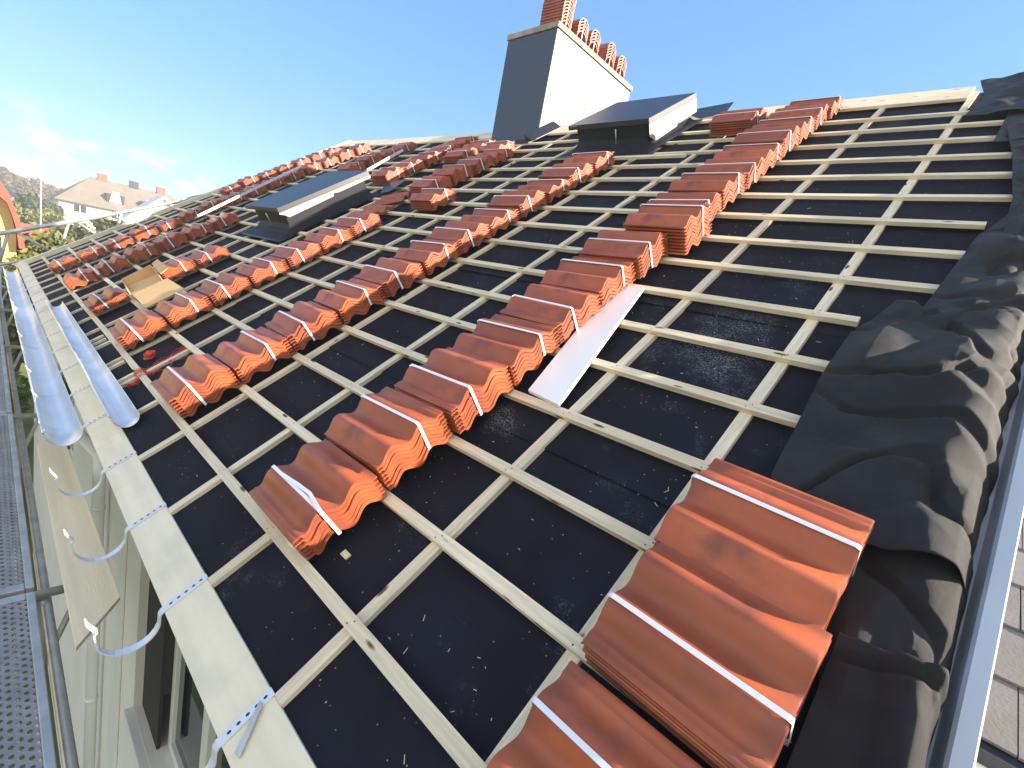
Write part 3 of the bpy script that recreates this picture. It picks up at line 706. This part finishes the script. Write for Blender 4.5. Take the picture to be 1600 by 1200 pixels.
# chips and a metal scrap
for (X, s, sz, lb) in ((-0.90, 0.13, 0.02, 'small pale wood offcut lying on the black felt near the eave'),):
    mb = MB(); mb.rbox(X-sz, X+sz, s-sz*0.6, s+sz*0.6, -0.045, -0.038); tag(mb.build('wood_offcut', M['batten']), lb, 'offcut')
c = P(-0.60, -0.345, -0.018); mb = MB()
mb.hexa([P(-0.655,-0.30,-0.020), P(-0.635,-0.30,-0.020), P(-0.56,-0.40,-0.024), P(-0.585,-0.405,-0.024), P(-0.655,-0.30,-0.017), P(-0.635,-0.30,-0.017), P(-0.56,-0.40,-0.021), P(-0.585,-0.405,-0.021)])
tag(mb.build('metal_scrap', M['galv']), 'bent scrap of metal strap lying on the eave board at a bracket', 'metal scrap')

# ================================================================== SCAFFOLD
def deckmat():
    mt = mat('deck_steel', (0.33, 0.32, 0.32), rough=0.55, metal=0.4, var=0.2, vscale=6, bump=0.05)
    t = mt.node_tree; b = t.nodes['Principled BSDF']; out = t.nodes['Material Output']
    tc = nn(t, 'ShaderNodeTexCoord'); sp = nn(t, 'ShaderNodeSeparateXYZ'); t.links.new(tc.outputs['Object'], sp.inputs[0])
    def mth(op, a, b_=None, c=None):
        n = nn(t, 'ShaderNodeMath', operation=op)
        for i, v in enumerate((a, b_, c)):
            if v is None: continue
            if isinstance(v, (int, float)): n.inputs[i].default_value = v
            else: t.links.new(v, n.inputs[i])
        return n.outputs[0]
    px, py = 0.044, 0.026
    row = mth('FLOOR', mth('DIVIDE', sp.outputs[1], py))
    off = mth('MULTIPLY', mth('MODULO', mth('ABSOLUTE', row), 2.0), 0.5)
    u = mth('SUBTRACT', mth('FRACT', mth('ADD', mth('DIVIDE', sp.outputs[0], px), off)), 0.5)
    v = mth('SUBTRACT', mth('FRACT', mth('DIVIDE', sp.outputs[1], py)), 0.5)
    d = mth('SQRT', mth('ADD', mth('POWER', mth('MULTIPLY', u, px), 2.0), mth('POWER', mth('MULTIPLY', v, py*1.25), 2.0)))
    hole = mth('LESS_THAN', d, 0.0085)
    rim = nn(t, 'ShaderNodeMapRange'); rim.inputs['From Min'].default_value = 0.008; rim.inputs['From Max'].default_value = 0.013; rim.inputs['To Min'].default_value = 1; rim.inputs['To Max'].default_value = 0
    t.links.new(d, rim.inputs['Value'])
    bp = nn(t, 'ShaderNodeBump'); bp.inputs['Distance'].default_value = 0.006; bp.inputs['Strength'].default_value = 0.9
    t.links.new(rim.outputs[0], bp.inputs['Height']); t.links.new(bp.outputs[0], b.inputs['Normal'])
    tr = nn(t, 'ShaderNodeBsdfTransparent'); mx = nn(t, 'ShaderNodeMixShader')
    t.links.new(hole, mx.inputs[0]); t.links.new(b.outputs[0], mx.inputs[1]); t.links.new(tr.outputs[0], mx.inputs[2]); t.links.new(mx.outputs[0], out.inputs[0])
    return mt
M['deck'] = deckmat()
DZ = -0.90
sca = empty('scaffold', (-6, -0.9, -6.5), 'galvanised steel scaffold with perforated decks standing along the eave side', 'scaffold')
x = 0.42
while x > -14:
    a, b = x-3.04, x
    for (ya, yb_) in ((-0.885, -0.60), (-1.20, -0.915)):
        mb = MB()
        mb.box(a+0.02, b-0.02, ya+0.035, yb_-0.035, DZ-0.0015, DZ+0.0005); mb.build('deck_plate', M['deck'], sca)
        mb = MB()
        mb.box(a+0.01, b-0.01, ya, ya+0.034, DZ-0.055, DZ+0.004); mb.box(a+0.01, b-0.01, yb_-0.034, yb_, DZ-0.055, DZ+0.004)
        mb.box(a+0.005, a+0.06, ya+0.036, yb_-0.036, DZ-0.03, DZ+0.003); mb.box(b-0.06, b-0.005, ya+0.036, yb_-0.036, DZ-0.03, DZ+0.003)
        mb.build('deck_frame', M['galv'], sca, bevel=0.004)
    mb = MB(); mb.tube([(a, -1.25, DZ-0.03), (a, -0.42, DZ-0.03)], 0.024, 10); mb.tube([(a, -0.57, -6.5), (a, -0.57, DZ-0.06)], 0.024, 10)
    mb.tube([(a, -1.25, -6.5), (a, -1.25, 0.1)], 0.024, 10); mb.tube([(a+0.0, -0.57, DZ-0.5), (a, -0.42, DZ-0.06)], 0.016, 8)
    mb.build('scaffold_frame', M['galv'], sca)
    x -= 3.07
mb = MB()
mb.tube([(0.3, -0.555, DZ-0.10), (-14, -0.555, DZ-0.10)], 0.024, 10); mb.build('ledger', M['galv'], sca)
mb = MB(); z_ = -0.875
q = [(-4.78, -0.315), (-4.70, -0.49), (-2.00, -0.497), (-2.30, -0.295)]
mb.hexa([(x, y, z_) for x, y in q[::-1]] + [(x, y, z_+0.024) for x, y in q[::-1]])
tag(mb.build('spare_plank', M['plank'], bevel=0.002), 'pale wooden plank with a skewed sawn end lying below the empty gutter brackets', 'plank')
# lattice guard beam at the far gable
lat = empty('lattice_beam', (-14, 1, -0.5), 'pale metal lattice guard beam rising along the far gable edge', 'lattice beam')
X = -14.0
top = [(-1.6, -0.28), (-0.56, 0.26), (0.9, 0.93), (2.30, 1.62), (2.9, 1.93)]
bot = [(-1.6, -0.85), (-0.56, -0.36), (0.3, 0.0), (1.3, 0.72), (2.0, 1.15)]
mb = MB(); mb.tube([(X, y, z) for y, z in top], 0.045, 8); mb.build('top_chord', M['galv'], lat)
mb = MB(); mb.tube([(X, y, z) for y, z in bot], 0.03, 8); mb.build('bottom_chord', M['galv'], lat)
for (a, b) in (((-0.45, 0.28), (-0.56, -0.30)), ((-0.31, 0.33), (0.23, 0.03)), ((0.46, 0.70), (0.33, 0.08)), ((0.56, 0.78), (1.03, 0.50)), ((1.34, 1.12), (1.29, 0.74)), ((-1.3, -0.1), (-0.6, -0.35))):
    mb = MB(); mb.tube([(X, *a), (X, *b)], 0.028, 8); mb.build('lattice_strut', M['galv'], lat)
mb = MB(); mb.tube([(X, -1.25, -6.5), (X, -1.25, 0.1)], 0.03, 8); mb.tube([(X, -0.56, -6.5), (X, -0.56, 0.2)], 0.024, 8); mb.build('lattice_post', M['galv'], lat)

# ================================================================== NEIGHBOURING LOW ROOF (right)
ext = empty('slate_roofed_annex', (2.5, 4, -6.5), 'low annex with a grey slate roof beyond the gable edge on the right', 'building')
def NP(X, Y, o=0): return Vector((X, Y, -0.5 + 0.30*(Y-2.0) + o))
Ys = [2.24, 2.66, 3.08, 3.50, 3.92, 4.34, 4.76]
for j in range(len(Ys)-1):
    mb = MB(); x = 0.80 - (0.18 if j % 2 else 0.0)
    while x < 5.2:
        w_ = 0.36; a, b = max(x, 0.80), x+w_-0.006
        lo = random.uniform(0.014, 0.024); t_ = 0.012; tl = random.uniform(-0.004, 0.004)
        ya, yb_ = Ys[j]-0.03, Ys[j+1]+0.05
        mb.hexa([NP(a, ya, lo), NP(b, ya, lo+tl), NP(b, yb_, 0.002), NP(a, yb_, 0.002), NP(a, ya, lo+t_), NP(b, ya, lo+t_+tl), NP(b, yb_, 0.010), NP(a, yb_, 0.010)])
        x += w_
    mb.build('slate_course', M['slate'], ext)
mb = MB(); mb.hexa([NP(0.8, 2.2, -0.14), NP(5.2, 2.2, -0.14), NP(5.2, 4.80, -0.14), NP(0.8, 4.80, -0.14), NP(0.8, 2.2, 0), NP(5.2, 2.2, 0), NP(5.2, 4.80, 0), NP(0.8, 4.80, 0)])
mb.build('roof_base', M['darkmetal'], ext)
MB().box(0.8, 5.2, 2.03, 2.19, -0.56, -0.505).build('eave_ledge', M['render'], ext, bevel=0.01)
MB().box(0.62, 5.1, 2.3, 4.7, -6.5, -0.60).build('wall', M['render'], ext)
mb = MB(); mb.box(0.80, 5.2, 2.16, 2.2, -0.50, -0.44); mb.build('gutter', M['darkmetal'], ext)

# ================================================================== SURROUNDINGS
M['grass'] = mat('grass', (0.075, 0.10, 0.028), rough=0.9, var=0.5, vscale=0.4, bump=0.5, bscale=3, col2=(0.14, 0.12, 0.06), c2scale=0.08)
M['leafA'] = mat('leafA', (0.16, 0.17, 0.035), rough=0.7, var=0.5, vscale=1.1, col2=(0.07, 0.10, 0.025), c2scale=0.8)
M['leafB'] = mat('leafB', (0.15, 0.11, 0.05), rough=0.8, var=0.4, vscale=0.3, col2=(0.09, 0.085, 0.04), c2scale=0.2)
M['leafC'] = mat('leafC', (0.20, 0.26, 0.035), rough=0.7, var=0.5, vscale=1.4, col2=(0.10, 0.16, 0.03), c2scale=1.0)
M['leafD'] = mat('leafD', (0.06, 0.085, 0.035), rough=0.8, var=0.4, vscale=0.5)
M['bark'] = mat('bark', (0.12, 0.09, 0.06), rough=0.9, var=0.3, bump=0.6, bscale=14)
M['cream'] = mat('cream', (0.72, 0.66, 0.46), rough=0.85, var=0.05)
M['yellow'] = mat('yellow', (0.74, 0.58, 0.20), rough=0.85, var=0.05)
M['redroof'] = mat('redroof', (0.50, 0.10, 0.06), rough=0.7, var=0.12, vscale=2)
M['greyroof'] = mat('greyroof', (0.20, 0.17, 0.13), rough=0.8, var=0.12, vscale=0.6)
mb = MB()
def gfn(u, v):
    X = -460 + 620*u; Y = -240 + 620*v
    d = math.hypot(X, Y); z = -6.52
    if X < -70: z += 5.0*min(1, (-X-70)/60)*(0.7+0.5*noise.noise(Vector((X/70, Y/70, 0))))
    return Vector((X, Y, z))
mb.grid(gfn, 70, 70); tag(mb.build('ground', M['grass']), kind='structure')

def tree(loc, H, R_, cz_, ch_, n, lm, label, cat='tree', group=None, leaf=0.25, seed=1, name='tree', trunk=True, clump=1.0, parentless=True):
    rd = random.Random(seed); e_ = empty(name, loc, label, cat, group); L0 = Vector(loc)
    mb = MB()
    if trunk:
        pts = [L0 + Vector((0, 0, -0.1)), L0 + Vector((0.1*R_*0.3, 0, cz_*0.5)), L0 + Vector((0.05, 0.1*R_*0.4, cz_))]
        mb.tube(pts, 0.2, 8, taper=[0.05*H*0.9, 0.035*H, 0.02*H])
        for k in range(7):
            a = rd.uniform(0, 6.28); z1_ = cz_*rd.uniform(0.5, 0.95)
            p0 = L0 + Vector((0.03, 0.02, z1_)); p1 = p0 + Vector((math.cos(a)*R_*0.6, math.sin(a)*R_*0.6, ch_*rd.uniform(0.15, 0.5)))
            mb.tube([p0, (p0+p1)/2 + Vector((0, 0, 0.08*ch_)), p1], 0.05, 6, taper=[0.016*H, 0.011*H, 0.004*H])
        mb.build('trunk', M['bark'], e_)
    cl = []
    for k in range(int(16*clump)):
        a = rd.uniform(0, 6.28); el = rd.uniform(-0.6, 1.0); rr = rd.uniform(0.35, 0.95)
        c = Vector((math.cos(a)*R_*rr*math.cos(el), math.sin(a)*R_*rr*math.cos(el), cz_ + ch_*0.5*math.sin(el)*rr + ch_*0.1))
        cl.append((L0 + c, R_*rd.uniform(0.22, 0.42)))
    vs = []; fs = []
    for i in range(n):
        c, r = rd.choice(cl)
        d = Vector((rd.gauss(0, 1), rd.gauss(0, 1), rd.gauss(0, 1))).normalized()*r*rd.uniform(0.45, 1.08)
        p = c + d; a1 = Vector((rd.gauss(0, 1), rd.gauss(0, 1), rd.gauss(0, 1))).normalized(); b1 = a1.cross(Vector((rd.gauss(0, 1), rd.gauss(0, 1), rd.gauss(0, 1)))).normalized()
        l = leaf*rd.uniform(0.6, 1.4); o = len(vs)
        vs += [p - a1*l, p + b1*l*0.45, p + a1*l, p - b1*l*0.45]; fs.append((o, o+1, o+2, o+3))
    mb = MB(); mb.add(vs, fs); mb.build('crown', lm, e_)
    return e_
# yard trees seen between scaffold and eave
tree((-19.5, -0.3, -6.5), 5.5, 2.1, 3.4, 3.6, 9000, M['leafA'], 'yellow-green tree standing behind the gutter, upper of those beside the scaffold', leaf=0.11, seed=2, group=None)
tree((-12.6+0.2-3.2, -1.2, -6.5), 3.6, 1.5, 2.3, 2.4, 8000, M['leafC'], 'bright green bush low in the yard between scaffold deck and gutter', leaf=0.09, seed=3, name='bush', cat='bush')
tree((-24.5, 1.6, -6.5), 6.5, 2.3, 4.2, 3.6, 7000, M['leafA'], 'olive tree behind the lattice beam near the red roofed shed', leaf=0.16, seed=4)
tree((-38, 3.4, -6.5), 6.6, 2.3, 4.7, 3.2, 6000, M['leafD'], 'dark green tree beyond the lattice beam below the cream house', leaf=0.2, seed=5)
tree((-52, 7.4, -6.5), 7.5, 2.4, 5.4, 3.2, 6000, M['leafA'], 'yellow-green tree standing in front of the long cream house', leaf=0.24, seed=6)
# far hill trees
for k, (x, y, z, H, R_, lb, lm_) in enumerate([(-188, 6.0, -5, 11.0, 5.5, 'broad brown autumn tree left of the flagpole on the far hill', 'leafB'), (-190, 0.0, -5, 11.5, 5.0, 'brown autumn tree on the hill just above the yellow house roof', 'leafB'),
        (-192, 12.6, -5, 10.4, 3.6, 'round brown tree between the flagpole and the cream house', 'leafB'), (-92, 4.3, -6.5, 8.4, 2.1, 'dark green tree in front of the brown hill trees', 'leafD'),
        (-76, 2.9, -6.5, 6.6, 2.6, 'dull olive tree above the red roofed shed', 'leafA'), (-80, 6.0, -6.5, 5.6, 2.0, 'small olive tree at the left corner of the cream house', 'leafA'), (-170, 41, -5, 12, 6, 'far tree showing past the right end of the cream house', 'leafB')]):
    tree((x, y, z), H, R_, H*0.62, H*0.62, 7000, M[lm_], lb, leaf=0.34 if x > -150 else 0.5, seed=20+k, clump=1.8)
tree((3.4, 9.0, -6.5), 8.6, 1.9, 6.0, 3.4, 7000, M['leafC'], 'leafy green tree showing past the slate roof at the right edge', leaf=0.12, seed=40)
mb = MB(); mb.tube([(-60, 2.55, -6.5), (-60, 2.55, 2.9)], 0.05, 6)
tag(mb.build('flagpole', M['white']), 'thin white flagpole rising before the brown trees', 'flagpole')

def gable_house(name, label, c, ang, Lx, Ly, zb, ze, zr_, wm, rm, hip=0.0, over=0.4, wins_=(), chim=(), dorm=(), cat='house'):
    """ridge along local x"""
    e_ = empty(name, (c[0], c[1], zb), label, cat)
    ca, sa = math.cos(ang), math.sin(ang)
    T = lambda x, y, z: Vector((c[0] + x*ca - y*sa, c[1] + x*sa + y*ca, z))
    mb = MB(); a, b = Lx/2, Ly/2
    mb.hexa([T(-a,-b,zb), T(a,-b,zb), T(a,b,zb), T(-a,b,zb), T(-a,-b,ze), T(a,-b,ze), T(a,b,ze), T(-a,b,ze)])
    if hip == 0:
        for s in (-a, a-0.2): mb.prism([(-b, ze+0.002), (b, ze+0.002), (0, zr_-0.15)], s, s+0.2, lambda p, t: T(t, p[0], p[1]))
    mb.build('wall', wm, e_)
    mb = MB(); A2, B2 = a+over, b+over; drop = (zr_-ze)/b*over; zz = ze-drop
    v = [T(-A2,-B2,zz), T(A2,-B2,zz), T(A2,B2,zz), T(-A2,B2,zz), T(-A2+hip,0,zr_), T(A2-hip,0,zr_)]
    mb.add(v, [(0,1,5,4), (2,3,4,5), (1,2,5), (3,0,4)] if hip else [(0,1,5,4), (2,3,4,5)])
    rf = mb.build('roof', rm, e_, solid=0.25 if hip == 0 else 0)
    for (x, h_, m2) in chim:
        mb = MB(); s = 0.7; mb.hexa([T(x-s,-s*0.7,zr_-0.8), T(x+s,-s*0.7,zr_-0.8), T(x+s,s*0.7,zr_-0.8), T(x-s,s*0.7,zr_-0.8), T(x-s,-s*0.7,zr_+h_), T(x+s,-s*0.7,zr_+h_), T(x+s,s*0.7,zr_+h_), T(x-s,s*0.7,zr_+h_)]); mb.build('chimney', m2, rf)
    for (side, x, z, w_, h_) in wins_:
        f = lambda u, d, z_: (T(u, -b-d, z_) if side == 'f' else T(a+d, u, z_))
        mb = MB(); q = lambda u0, u1, z0_, z1_, d0, d1, mb_: mb_.hexa([f(u0,d0,z0_), f(u1,d0,z0_), f(u1,d1,z0_), f(u0,d1,z0_), f(u0,d0,z1_), f(u1,d0,z1_), f(u1,d1,z1_), f(u0,d1,z1_)])
        q(x-w_/2, x+w_/2, z, z+h_, 0.01, 0.07, mb); wd = mb.build('window', M['white'], e_)
        mb = MB(); q(x-w_/2+0.12, x-0.06, z+0.12, z+h_-0.12, 0.071, 0.085, mb); q(x+0.06, x+w_/2-0.12, z+0.12, z+h_-0.12, 0.071, 0.085, mb); mb.build('pane', M['glass'], wd)
    for (x, t) in dorm:
        y0 = -b*(1-t)-0.9; zc_ = ze + (zr_-ze)*t
        mb = MB(); mb.hexa([T(x-1.3,y0,zc_-0.7), T(x+1.3,y0,zc_-0.7), T(x+1.3,y0+3,zc_-0.7), T(x-1.3,y0+3,zc_-0.7), T(x-1.3,y0,zc_+0.9), T(x+1.3,y0,zc_+0.9), T(x+1.3,y0+3,zc_+0.9), T(x-1.3,y0+3,zc_+0.9)]); d_ = mb.build('dormer', M['darkmetal'], rf)
        mb = MB(); mb.hexa([T(x-0.9,y0-0.04,zc_-0.6), T(x+0.9,y0-0.04,zc_-0.6), T(x+0.9,y0-0.01,zc_-0.6), T(x-0.9,y0-0.01,zc_-0.6), T(x-0.45,y0-0.04,zc_+1.3), T(x+0.45,y0-0.04,zc_+1.3), T(x+0.45,y0-0.01,zc_+1.3), T(x-0.45,y0-0.01,zc_+1.3)]); mb.build('dormer_gable', M['white'], rf)
    return e_
gable_house('long_house', 'long cream house with a brown-grey hipped roof, three chimneys and dormers', (-125, 19), PI/2, 22, 12, -6.5, 2.2, 6.9, M['cream'], M['greyroof'], hip=5.5, over=0.7,
    wins_=[('f', -8.2, 0.0, 1.9, 1.5), ('f', -3.0, 0.0, 1.9, 1.5), ('f', -8.2, -3.2, 1.9, 1.5), ('f', 2.0, 0.0, 1.9, 1.5)], chim=[(-4.6, 1.0, M['redroof']), (0.2, 1.0, M['darkmetal']), (4.6, 1.1, M['redroof'])], dorm=[(-3.2, 0.3), (2.0, 0.28)])
gable_house('shed', 'small white shed with a bright red roof behind the lattice beam', (-71, 0.2), PI/2, 6.4, 5, -6.5, -3.0, -1.75, M['white'], M['redroof'], over=0.3, wins_=[('f', 1.6, -4.6, 1.2, 1.0)], cat='shed')
gable_house('white_gabled_house', 'white house gable showing above the lattice beam end by the verge', (-46, 8.3), 0.0, 2, 4.2, -6.5, 0.95, 2.95, M['white'], M['white'], over=0.25)
# yellow mansard house, far left
yh = empty('yellow_house', (-28, -4, -6.5), 'yellow house with a steep red mansard roof at the left edge', 'house')
pf = [(-8.8, -6.5), (0.0, -6.5), (0.0, -0.35), (-0.12, 0.35), (-0.24, 0.72), (-0.6, 1.05), (-4.4, 3.4), (-8.2, 1.05), (-8.8, -0.35)]
mb = MB(); mb.prism(pf, -36, -24.8, lambda p, t: (t, p[0], p[1])); mb.build('wall', M['yellow'], yh)
mb = MB(); out = [(0.22, -0.75), (0.12, -0.10), (0.02, 0.40), (-0.12, 0.83), (-0.45, 1.16), (-4.4, 3.7), (-8.35, 1.16), (-9.0, -0.75)]; inn = [(0.06, -0.75), (0.0, -0.12), (-0.11, 0.36), (-0.23, 0.735), (-0.55, 1.06), (-4.4, 3.45), (-8.2, 1.06), (-8.82, -0.75)]
for i in range(7):
    mb.prism([out[i], out[i+1], inn[i+1], inn[i]], -36.3, -24.45, lambda p, t: (t, p[0], p[1]))
mb.prism([(-0.05, 0.9), (-0.45, 1.62), (-4.4, 4.4), (-8.4, 1.6), (-8.4, 0.9)], -36.4, -27, lambda p, t: (t, p[0], p[1]))
mb.build('roof', M['redroof'], yh)
for (y, z) in ((-1.3, -0.75), (-1.3, -3.4), (-3.6, -0.75)):
    o = MB().box(-24.8, -24.72, y-0.5, y+0.5, z, z+1.2).build('window', M['white'], yh)
    MB().box(-24.72, -24.70, y-0.38, y-0.04, z+0.12, z+1.08).box(-24.72, -24.70, y+0.04, y+0.38, z+0.12, z+1.08).build('pane', M['glass'], o)


# thin autumn haze: even air round everything
hz = bpy.data.materials.new('haze'); hz.use_nodes = True; t = hz.node_tree; t.nodes.clear()
pv = nn(t, 'ShaderNodeVolumePrincipled'); pv.inputs['Color'].default_value = (0.9, 0.95, 1.0, 1); pv.inputs['Density'].default_value = 0.0022; pv.inputs['Anisotropy'].default_value = 0.1
ho = nn(t, 'ShaderNodeOutputMaterial'); t.links.new(pv.outputs[0], ho.inputs['Volume'])
mb = MB(); mb.box(-465, 165, -245, 385, -8.5, 12.0); tag(mb.build('haze', hz), kind='stuff')
